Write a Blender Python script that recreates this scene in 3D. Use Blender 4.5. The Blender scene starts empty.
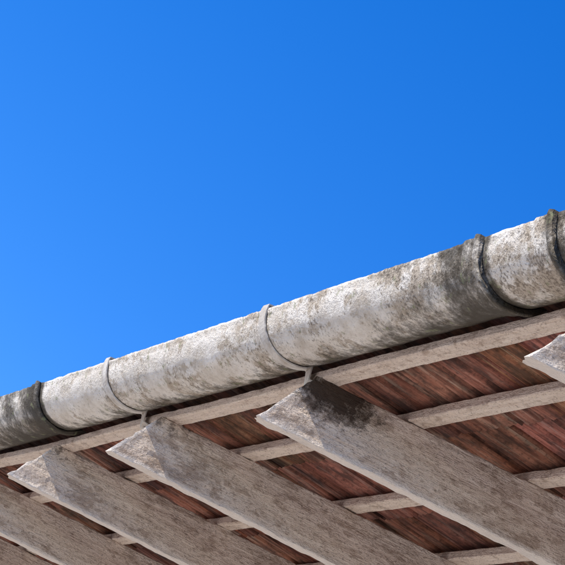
import bpy, math, random
import numpy as np
from mathutils import Vector, Matrix, noise
random.seed(7)
scene=bpy.context.scene
# ---------------------------------------------------------------- frames
TH=math.radians(8)
def rotm(v):
    v=np.array(v);a=np.linalg.norm(v);k=v/a;K=np.array([[0,-k[2],k[1]],[k[2],0,-k[0]],[-k[1],k[0],0]])
    return np.eye(3)+np.sin(a)*K+(1-np.cos(a))*K@K
X0=np.array([.552,.190,.812]);D0=np.array([.795,-.413,-.444])
X0/=np.linalg.norm(X0);D0-=X0*(D0@X0);D0/=np.linalg.norm(D0);N0=np.cross(X0,D0)
r=rotm([-0.0005584,-0.2176039,-0.1207542])
Xc,Dc,Nc=r@X0,r@D0,r@N0
Yc=math.cos(TH)*Dc-math.sin(TH)*Nc; Zc=math.sin(TH)*Dc+math.cos(TH)*Nc
M=np.array([Xc,Yc,Zc]); P0=np.array([0.05928387,-0.12079052,-6.35146809])
pw=M@P0
HG=1.6+pw[2]
cam_loc=Vector((0,0,HG))-Vector(pw.tolist())
cd=bpy.data.cameras.new("camera");cam=bpy.data.objects.new("camera",cd);scene.collection.objects.link(cam)
cam.matrix_world=Matrix.Translation(cam_loc)@Matrix(M.tolist()).to_4x4()
cd.sensor_width=36;cd.lens=2625.8/565*36;cd.clip_end=3000;cd.clip_start=.05
scene.camera=cam
CT,ST=math.cos(TH),math.sin(TH)
ROOF=Matrix(((1,0,0,0),(0,CT,-ST,0),(0,ST,CT,HG),(0,0,0,1)))   # roof frame (s,d,h) -> world

# ---------------------------------------------------------------- node helpers
class NT:
    def __init__(s,name):
        s.m=bpy.data.materials.new(name);s.m.use_nodes=True;s.t=s.m.node_tree;s.n=s.t.nodes;s.l=s.t.links
        s.b=s.n["Principled BSDF"]
        s.tc=s.n.new("ShaderNodeTexCoord")
    def map(s,scale,src=None,loc=(0,0,0)):
        m=s.n.new("ShaderNodeMapping");m.inputs["Scale"].default_value=scale;m.inputs["Location"].default_value=loc
        s.l.new(src or s.tc.outputs["Object"],m.inputs["Vector"]);return m.outputs[0]
    def noise(s,vec,scale,detail=4,rough=.6,dist=0):
        n=s.n.new("ShaderNodeTexNoise");n.inputs["Scale"].default_value=scale;n.inputs["Detail"].default_value=detail
        n.inputs["Roughness"].default_value=rough;n.inputs["Distortion"].default_value=dist
        s.l.new(vec,n.inputs["Vector"]);return n.outputs["Fac"]
    def ramp(s,f,stops):
        n=s.n.new("ShaderNodeValToRGB");e=n.color_ramp.elements
        while len(e)<len(stops):e.new(.5)
        for i,(p,c) in enumerate(stops):
            e[i].position=p
            e[i].color=(c,c,c,1) if not isinstance(c,tuple) else (*c,1)
        s.l.new(f,n.inputs[0]);return n.outputs[0]
    def mix(s,f,a,b,mode='MIX'):
        n=s.n.new("ShaderNodeMix");n.data_type='RGBA';n.blend_type=mode
        for sock,v in ((n.inputs[0],f),(n.inputs[6],a),(n.inputs[7],b)):
            if isinstance(v,(int,float)):
                sock.default_value=v if sock==n.inputs[0] else (v,v,v,1)
            elif isinstance(v,tuple):sock.default_value=(*v,1)
            else:s.l.new(v,sock)
        return n.outputs[2]
    def math(s,op,a,b=0,c=None):
        n=s.n.new("ShaderNodeMath");n.operation=op
        vs=[a,b]+([c] if c is not None else [])
        for i,v in enumerate(vs):
            if isinstance(v,(int,float)):n.inputs[i].default_value=v
            else:s.l.new(v,n.inputs[i])
        return n.outputs[0]
    def attr(s,name,out="Fac"):
        n=s.n.new("ShaderNodeAttribute");n.attribute_name=name;return n.outputs[out]
    def bump(s,h,strength,dist,prev=None):
        n=s.n.new("ShaderNodeBump");n.inputs["Strength"].default_value=strength;n.inputs["Distance"].default_value=dist
        s.l.new(h,n.inputs["Height"])
        if prev:s.l.new(prev,n.inputs["Normal"])
        return n.outputs[0]
    def done(s,col,normal=None,rough=.85):
        s.l.new(col,s.b.inputs["Base Color"])
        if normal:s.l.new(normal,s.b.inputs["Normal"])
        s.b.inputs["Roughness"].default_value=rough
        s.b.inputs["Specular IOR Level"].default_value=.2
        return s.m

def mat_wood(name,tint=(1,1,1),stain=True,wear=0.0):
    k=NT(name)
    oi=k.n.new("ShaderNodeObjectInfo")
    off=k.n.new("ShaderNodeVectorMath");off.operation='ADD'
    sc=k.n.new("ShaderNodeVectorMath");sc.operation='SCALE';sc.inputs[0].default_value=(37,11,23)
    k.l.new(oi.outputs["Random"],sc.inputs["Scale"]);k.l.new(k.tc.outputs["Object"],off.inputs[0]);k.l.new(sc.outputs[0],off.inputs[1])
    v=off.outputs[0]
    long=k.noise(k.map((3,50,50),v),2.2,4,.65,.5)
    fib=k.noise(k.map((9,80,80),v),5,2,.7,.2)
    blot=k.noise(v,7,4,.7)
    fine=k.noise(k.map((1,1.3,1.3),v),120,2,.7)
    flake=k.noise(k.map((1,2.3,2.3),v),26,4,.72)
    paint=k.ramp(long,[(.25,(.57,.47,.385)),(.5,(.72,.62,.53)),(.75,(.80,.72,.63))])
    grey=k.ramp(fib,[(.3,(.29,.215,.165)),(.7,(.52,.415,.335))])
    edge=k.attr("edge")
    fl=k.math('SUBTRACT',k.math('ADD',flake,k.math('MULTIPLY',k.math('SUBTRACT',blot,.5),.55)),k.math('ADD',k.math('MULTIPLY',edge,.10),wear))
    c=k.mix(k.ramp(fl,[(.51,0.),(.61,.72)]),paint,grey)
    c=k.mix(k.ramp(blot,[(.52,0.),(.72,.38)]),c,(.33,.245,.185))
    c=k.mix(k.ramp(fine,[(.57,0.),(.70,.55)]),c,(.19,.135,.10))
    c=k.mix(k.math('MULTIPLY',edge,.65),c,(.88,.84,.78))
    if stain:
        a=k.attr("rot")
        rn=k.math('MULTIPLY',k.math('SUBTRACT',k.noise(v,34,5,.78),.5),2.1)
        rotn=k.math('ADD',a,k.math('MULTIPLY',rn,k.math('MINIMUM',k.math('MULTIPLY',a,4),1)))
        c=k.mix(k.ramp(rotn,[(.24,0.),(.42,.6),(.72,.97)]),c,(.045,.028,.019))
    c=k.mix(1.0,c,tint,'MULTIPLY')
    h=k.math('ADD',k.math('MULTIPLY',long,.5),k.math('ADD',k.math('MULTIPLY',fib,.3),k.math('ADD',k.math('MULTIPLY',flake,1.0),k.math('MULTIPLY',fine,.35))))
    return k.done(c,k.bump(h,.9,.012),.9)

def mat_gutter():
    k=NT("weathered_fibre_cement")
    v=k.tc.outputs["Object"]
    uv=k.attr("wrap","Vector")
    drip=k.noise(k.map((16,8,1),uv),1.0,4,.65,.9)
    big=k.noise(v,4.0,4,.7)
    med=k.noise(k.map((.7,1,1),v),14,6,.72)
    fine=k.noise(v,110,3,.75)
    bigc=k.math('SUBTRACT',big,.5)
    base=k.ramp(med,[(.32,(.56,.48,.38)),(.5,(.74,.67,.57)),(.66,(.85,.79,.70))])
    m1=k.math('ADD',k.noise(k.map((.7,1,1),v,(3,5,7)),19,6,.78),k.math('MULTIPLY',bigc,.9))
    c=k.mix(k.ramp(m1,[(.53,0.),(.61,.75)]),base,(.42,.335,.24))
    c=k.mix(k.ramp(drip,[(.56,0.),(.74,.4)]),c,(.36,.28,.195))
    f1=k.math('ADD',fine,k.math('MULTIPLY',bigc,.6))
    c=k.mix(k.ramp(f1,[(.57,0.),(.68,.75)]),c,(.15,.115,.08))
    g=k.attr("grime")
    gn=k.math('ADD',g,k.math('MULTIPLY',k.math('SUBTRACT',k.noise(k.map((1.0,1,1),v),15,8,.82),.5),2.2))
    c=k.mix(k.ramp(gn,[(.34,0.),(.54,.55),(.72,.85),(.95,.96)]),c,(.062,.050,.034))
    l=k.noise(v,31,2,.6)
    c=k.mix(k.ramp(l,[(.63,0.),(.70,.55)]),c,(.27,.28,.15))
    h=k.math('ADD',med,k.math('MULTIPLY',fine,.5))
    return k.done(c,k.bump(h,.85,.011),.92)

def mat_tile():
    k=NT("clay_tile")
    v=k.tc.outputs["Object"]
    st=k.noise(k.map((60,4,20),v),1,4,.75,.3)
    st2=k.noise(k.map((26,3,10),v),1.3,4,.65,.3)
    blot=k.noise(k.map((1.4,.9,1),v),11,5,.72);fine=k.noise(v,100,2,.7)
    c=k.ramp(st,[(.34,(.11,.042,.026)),(.48,(.29,.115,.070)),(.64,(.42,.195,.125))])
    c=k.mix(k.ramp(blot,[(.45,0.),(.60,.82)]),c,(.065,.038,.027))
    c=k.mix(k.ramp(st2,[(.54,0.),(.68,.6)]),c,(.46,.335,.24))
    c=k.mix(k.ramp(fine,[(.55,0.),(.7,.6)]),c,(.08,.042,.03))
    t=k.attr("tint","Color")
    c=k.mix(1.0,c,t,'MULTIPLY')
    h=k.math('ADD',st,k.math('MULTIPLY',fine,.4))
    return k.done(c,k.bump(h,.6,.006),.9)

def mat_simple(name,c1,c2,scale=6,rough=.9,bump=.003):
    k=NT(name);v=k.tc.outputs["Object"]
    a=k.noise(v,scale,4,.65);b=k.noise(v,scale*18,2,.7)
    c=k.ramp(a,[(.3,c1),(.7,c2)])
    c=k.mix(k.ramp(b,[(.5,0.),(.8,.4)]),c,tuple(x*.6 for x in c1))
    return k.done(c,k.bump(b,.5,bump),rough)

# ---------------------------------------------------------------- mesh helpers
def obj(name,verts,faces,mat,matrix=None,smooth=False,attrs=None):
    me=bpy.data.meshes.new(name);me.from_pydata([tuple(v) for v in verts],[],faces);me.update()
    ob=bpy.data.objects.new(name,me);scene.collection.objects.link(ob)
    if mat:me.materials.append(mat)
    if matrix is not None:ob.matrix_world=matrix
    if smooth:
        me.polygons.foreach_set("use_smooth",[True]*len(me.polygons))
    for an,(typ,vals) in (attrs or {}).items():
        a=me.attributes.new(an,typ,'POINT')
        if typ=='FLOAT':a.data.foreach_set("value",vals)
        elif typ=='FLOAT_VECTOR':a.data.foreach_set("vector",[x for v in vals for x in v])
        else:a.data.foreach_set("color",[x for v in vals for x in (*v,1)])
    return ob
def loft(sections,closed=True,caps=True,base=0):
    n=len(sections[0]);V=[p for s in sections for p in s];F=[]
    for i in range(len(sections)-1):
        for j in range(n if closed else n-1):
            a=i*n+j;b=i*n+(j+1)%n
            F.append((base+a,base+b,base+b+n,base+a+n))
    if caps:
        F.append(tuple(base+j for j in reversed(range(n))));m=(len(sections)-1)*n
        F.append(tuple(base+m+j for j in range(n)))
    return V,F
def rect_profile(w,h,bev,nw=4,nh=8):
    pts=[]
    y0,y1,z0,z1=-w/2,w/2,-h,0
    def seg(a,b,n):
        for i in range(n):
            t=i/n;pts.append((a[0]+(b[0]-a[0])*t,a[1]+(b[1]-a[1])*t))
    seg((y0+bev,z0),(y1-bev,z0),nw);seg((y1-bev,z0),(y1,z0+bev),1)
    seg((y1,z0+bev),(y1,z1-bev),nh);seg((y1,z1-bev),(y1-bev,z1),1)
    seg((y1-bev,z1),(y0+bev,z1),nw);seg((y0+bev,z1),(y0,z1-bev),1)
    seg((y0,z1-bev),(y0,z0+bev),nh);seg((y0,z0+bev),(y0+bev,z0),1)
    return pts
def timber(name,length,w,h,mat,matrix,cut=0.0,rough=.0015,seed=0,rot=None,warp=.004,step=.02,nh=8,edge=False):
    prof=rect_profile(w,h,.0025,4,nh)
    L=[0,.004]+list(np.arange(.01,length,step))+[length]
    S=[];R=[];E=[]
    for i,x in enumerate(L):
        sec=[]
        wy=warp*noise.noise(Vector((x*.8,seed*7.1,0)));wz=warp*noise.noise(Vector((x*.8,seed*7.1,9)))
        for (y,z) in prof:
            f=(z+h)/h
            xx=x+cut*f*max(0,1-x/(length*.9))
            q=Vector((xx*14,y*40,z*40+seed*13))
            dz=rough*noise.noise(q);dy=rough*noise.noise(q+Vector((31,0,0)))
            dz+=rough*.7*noise.noise(q*4);dy+=rough*.5*noise.noise(q*4+Vector((31,0,0)))
            e=0
            if x<.003:e=.009*noise.noise(Vector((y*60,z*60,seed*3.3)))+.007*noise.noise(Vector((y*160,z*160,seed*3.3)))
            inset=.0025 if x==0 else 0
            sec.append((xx+e,(y+dy)*(1-inset*8)+wy,z+dz+wz))
            R.append(rot(xx,y,z) if rot else 0.0)
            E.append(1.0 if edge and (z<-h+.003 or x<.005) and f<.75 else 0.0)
        S.append(sec)
    V,F=loft(S)
    return obj(name,V,F,mat,matrix,False,{"rot":('FLOAT',R),"edge":('FLOAT',E)})

# ---------------------------------------------------------------- materials
M_raft=mat_wood("peeling_painted_wood",tint=(1.04,.98,.91))
M_batt=mat_wood("pale_batten_wood",tint=(1.12,1.05,.97),stain=False,wear=.05)
M_gut=mat_gutter();M_tile=mat_tile()
M_strap=mat_simple("weathered_strap_metal",(.40,.335,.26),(.76,.71,.63),20,.7,.001)

# ---------------------------------------------------------------- rafters
K=.312;hT=-.1136;W=.155;TK=.05
ang=math.atan2(1,K)
def rafter(s0,dtip=-.045,cut=.095,seed=0,w=W,rotf=None,tilt=0):
    d=dtip
    loc=Matrix.Translation((s0+K*d,d,hT))@Matrix.Rotation(ang,4,'Z')@Matrix.Rotation(tilt,4,'Y')@Matrix.Translation((0,TK/2,0))
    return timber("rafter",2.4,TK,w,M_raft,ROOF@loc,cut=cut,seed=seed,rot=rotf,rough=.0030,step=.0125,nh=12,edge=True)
def rotA(x,y,z):
    e=math.hypot((x-.150)/.12,(z+.026)/.072);return max(0,1.05-e*.8)*1.0+max(0,.40-(x-.09)*2.5)*(.5 if z>-.045 else .05)
def rotB(x,y,z): return max(0,.5-abs(x-.1)*3)*max(0.05,1+z*14)
for s,sd in ((.1008,1),(-.985,2),(-1.942,3),(-2.948,4),(-3.95,5),(-4.95,6),(-5.95,8),(1.443,7),(2.5,9)):
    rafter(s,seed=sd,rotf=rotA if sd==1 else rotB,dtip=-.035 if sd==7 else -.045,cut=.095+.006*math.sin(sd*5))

# ---------------------------------------------------------------- fascia strip + battens
def batten(name,d,w,h,seed,s0=-7.4,length=11.4,mat=M_batt,hb=hT+.001):
    loc=Matrix.Translation((s0,d+w/2,hb+h))
    return timber(name,length,w,h,mat,ROOF@loc,seed=seed,rough=.0016,warp=.009,nh=3,edge=False)
batten("eave_board",.050,.044,.024,11)
for i,d in enumerate((.266,.570,.874,1.178,1.482,1.786,2.09)):
    batten("roof_batten",d,.046+random.uniform(-.004,.003),.026,20+i)

# ---------------------------------------------------------------- tiles
TW=.205;RL=.304
V=[];F=[];T=[]
prof=[]
NP=32
for i in range(NP+1):
    u=i/NP
    z=.012*math.exp(-((u-.06)/.04)**2)+.018*math.exp(-((u-.93)/.05)**2)+.010*math.exp(-((u-.5)/.06)**2)+.0035*abs(math.sin(u*math.pi*7))
    prof.append((u*TW*1.03,z))
for ri in range(0,14):
    d0=.036+ri*RL
    for ti in range(-38,20):
        s=ti*TW+(0 if ri%2 else TW*.5)+random.uniform(-.003,.003)
        dz=random.uniform(-.002,.003) if ri else 0;tl=random.uniform(-.004,.004);dd=random.uniform(-.008,.008) if ri else random.uniform(-.002,.008)
        b=random.uniform(.6,1.12);col=(b*random.uniform(.92,1.05),b*random.uniform(.85,1.05),b*random.uniform(.82,1.05))
        nd=6;base=len(V)
        for lay in (0,1):
            for jd in range(nd+1):
                t=jd/nd
                for (x,z) in prof:
                    hh=hT+.030+.016*(1-t)+dz+z+(.011 if lay else 0)+tl*(x/TW-.5)+.0012*noise.noise(Vector((s+x,d0+t*.4,ri))*18)
                    V.append((s+x,d0+dd+t*(RL+.05),hh))
                    dk=.35 if (ri==0 and t<.2) else 1     # shade of the gap behind the gutter, plus dirt, painted into first-course tint
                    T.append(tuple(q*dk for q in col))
        n=NP+1;m=(nd+1)*n
        for jd in range(nd):
            for i in range(NP):
                a=base+jd*n+i
                F.append((a,a+n,a+n+1,a+1));a+=m;F.append((a,a+1,a+n+1,a+n))
        for i in range(NP):
            a=base+i;F.append((a,a+1,a+1+m,a+m))
            a=base+nd*n+i;F.append((a,a+m,a+1+m,a+1))
        for jd in range(nd):
            a=base+jd*n;F.append((a,a+m,a+m+n,a+n))
            a=base+jd*n+NP;F.append((a,a+n,a+m+n,a+m))
obj("roof_tiles",V,F,M_tile,ROOF,True,{"tint":('FLOAT_COLOR',T)})

# ---------------------------------------------------------------- gutter
R=.0996;CY,CZ=-.0178,-.0004;A0=math.radians(192);A1=math.radians(192+180)
def gsec(s,r,th=.009,na=48):
    sec=[];wr=[]
    for i in range(na+1):
        a=A0+(A1-A0)*i/na
        jr=.0016*noise.noise(Vector((s*9,a*3,0)))+.0010*noise.noise(Vector((s*36,a*10,5)))+.0006*noise.noise(Vector((s*90,a*22,5)))
        bead=.003 if (i<2 or i>na-2) else 0
        aa=a
        if i==0:aa=a-.03*noise.noise(Vector((s*18,3,0)))-.02*noise.noise(Vector((s*60,3,0)))
        rr=r+jr+bead
        sec.append((s,CY+rr*math.cos(aa),CZ+rr*math.sin(aa)));wr.append((s,a*R,0))
    for i in range(na,-1,-1):
        a=A0+(A1-A0)*i/na
        rr=r-th
        sec.append((s,CY+rr*math.cos(a),CZ+rr*math.sin(a)));wr.append((s,a*R,.02))
    return sec,wr
J1,J2,J3=-1.80,1.165,1.475
JO=[-4.8,J1,J2,J3]
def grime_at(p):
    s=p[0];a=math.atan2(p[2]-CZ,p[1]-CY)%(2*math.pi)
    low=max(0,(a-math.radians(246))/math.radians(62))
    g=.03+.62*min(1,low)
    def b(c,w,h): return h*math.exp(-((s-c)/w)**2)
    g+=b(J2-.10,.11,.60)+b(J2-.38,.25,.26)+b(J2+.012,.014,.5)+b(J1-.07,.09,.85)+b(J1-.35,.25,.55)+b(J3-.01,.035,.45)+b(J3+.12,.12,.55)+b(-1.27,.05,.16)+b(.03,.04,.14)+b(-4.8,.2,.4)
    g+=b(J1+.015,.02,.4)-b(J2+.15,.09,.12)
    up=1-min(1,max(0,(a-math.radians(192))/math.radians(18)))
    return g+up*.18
def gpipe(name,s0,s1,bell):
    st=list(np.arange(s0,s1,.009))+[s1];secs=[];W_=[]
    for s in st:
        rr=R
        if bell:
            t=s-(s1-.10)
            if t>0:rr+=.006*min(1,t/.02)
            if s>s1-.026:rr+=.010*math.sin(math.pi*min(1,max(.15,(s-(s1-.028))/.034)))
        q,w=gsec(s,rr);secs.append(q);W_+=w
    V,F=loft(secs)
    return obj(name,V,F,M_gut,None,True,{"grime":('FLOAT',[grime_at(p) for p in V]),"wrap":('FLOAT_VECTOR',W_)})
root=bpy.data.objects.new("rain_gutter",None);scene.collection.objects.link(root);root.location=(0,0,HG)
bounds=[-7.4]+JO+[3.8]
for i in range(len(bounds)-1):
    a=bounds[i]-(.05 if i else 0);b=bounds[i+1]
    o=gpipe("gutter_length_%d"%(i+1),a,b,i<len(bounds)-2)
    o.parent=root
# ---------------------------------------------------------------- brackets
def bracket(s,lean=.0,end=(.066,-.113)):
    path=[];rr=R+.0045
    path.append((0,CY-(R-.016),CZ-.006));path.append((0,CY+(rr)*math.cos(math.radians(187)),CZ+rr*math.sin(math.radians(187))))
    a0,a1=math.radians(191),math.radians(308)
    for i in range(25):
        a=a0+(a1-a0)*i/24;path.append((lean*(i/24)**1.5,CY+rr*math.cos(a),CZ+rr*math.sin(a)))
    path.append((lean*1.15,end[0]-.008,end[1]-.003));path.append((lean*1.5,end[0]+.024,end[1]+.000))
    secs=[]
    for i,p in enumerate(path):
        q0=Vector(path[max(0,i-1)]);q1=Vector(path[min(len(path)-1,i+1)])
        t=(q1-q0).normalized();ax=Vector((1,0,0));ax=(ax-t*ax.dot(t)).normalized();nn=t.cross(ax)
        w=.0195+.002*noise.noise(Vector((s,i*.7,0)));h=.0018
        if i>len(path)-3:w*=1.15
        P=Vector(p)+Vector((s,0,0))
        secs.append([P+ax*w+nn*h,P-ax*w+nn*h,P-ax*w-nn*h,P+ax*w-nn*h])
    V,F=loft(secs)
    e=Vector(path[-2])+Vector((s,.013,-.001))
    b=len(V);n=10
    for kx in (0,1):
        for i in range(n):V.append(e+Vector((.005*math.cos(i*2*math.pi/n),.005*math.sin(i*2*math.pi/n),-.002-.003*kx)))
    for i in range(n):F.append((b+i,b+(i+1)%n,b+n+(i+1)%n,b+n+i))
    F.append(tuple(b+n+i for i in range(n)))
    obj("gutter_bracket",V,F,M_strap,Matrix.Translation((0,0,HG)))
bracket(.0,.04);bracket(-1.18,.04);bracket(-3.0,.02);bracket(2.5,.02)

# ---------------------------------------------------------------- house body
M_wall=mat_simple("limewashed_plaster",(.60,.56,.50),(.72,.68,.61),2)
house=bpy.data.objects.new("house_wall",None);scene.collection.objects.link(house)
def box(name,x0,x1,y0,y1,z0,z1,mat,parent=None):
    V=[(x,y,z) for x in (x0,x1) for y in (y0,y1) for z in (z0,z1)]
    F=[(0,1,3,2),(4,6,7,5),(0,4,5,1),(2,3,7,6),(0,2,6,4),(1,5,7,3)]
    o=obj(name,V,F,mat);o.parent=parent;return o
wy=1.75;top=HG+wy*math.tan(TH)-.16
box("wall_front",-6.6,3.2,wy,wy+.2,0,top,M_wall,house)
box("wall_left",-6.6,-6.4,wy+.2,4.8,0,top,M_wall,house)
box("wall_right",3.0,3.2,wy+.2,4.8,0,top,M_wall,house)
box("wall_back",-6.6,3.2,4.8,5,0,top,M_wall,house)
G=mat_simple("pale_concrete",(.48,.43,.36),(.60,.54,.46),1.5)
obj("ground",[(-900,-900,0),(900,-900,0),(900,900,0),(-900,900,0)],[(0,1,2,3)],G)

# ---------------------------------------------------------------- light
EL=math.radians(35);sx,sy=-.10,-1
AZ=math.atan2(sx,sy)
w=bpy.data.worlds.new("World");scene.world=w;w.use_nodes=True
nt=w.node_tree;bg=nt.nodes["Background"];sky=nt.nodes.new("ShaderNodeTexSky");sky.sky_type='NISHITA';sky.sun_disc=False
sky.sun_elevation=EL;sky.sun_rotation=AZ;sky.altitude=2000;sky.air_density=1;sky.dust_density=.0;sky.ozone_density=3
hs=nt.nodes.new("ShaderNodeHueSaturation");hs.inputs["Saturation"].default_value=1.37;hs.inputs["Hue"].default_value=.514;hs.inputs["Value"].default_value=1.85
nt.links.new(sky.outputs[0],hs.inputs["Color"]);nt.links.new(hs.outputs[0],bg.inputs[0]);bg.inputs[1].default_value=.14
sd=bpy.data.lights.new("sun","SUN");sd.energy=5;sd.angle=math.radians(.5);sd.color=(1,.92,.79)
so=bpy.data.objects.new("sun",sd);scene.collection.objects.link(so)
v=Vector((math.sin(AZ)*math.cos(EL),math.cos(AZ)*math.cos(EL),math.sin(EL)))
so.rotation_euler=v.to_track_quat('Z','Y').to_euler();so.location=(0,-5,9)
scene.view_settings.view_transform='Standard';scene.view_settings.look='None';scene.view_settings.exposure=0
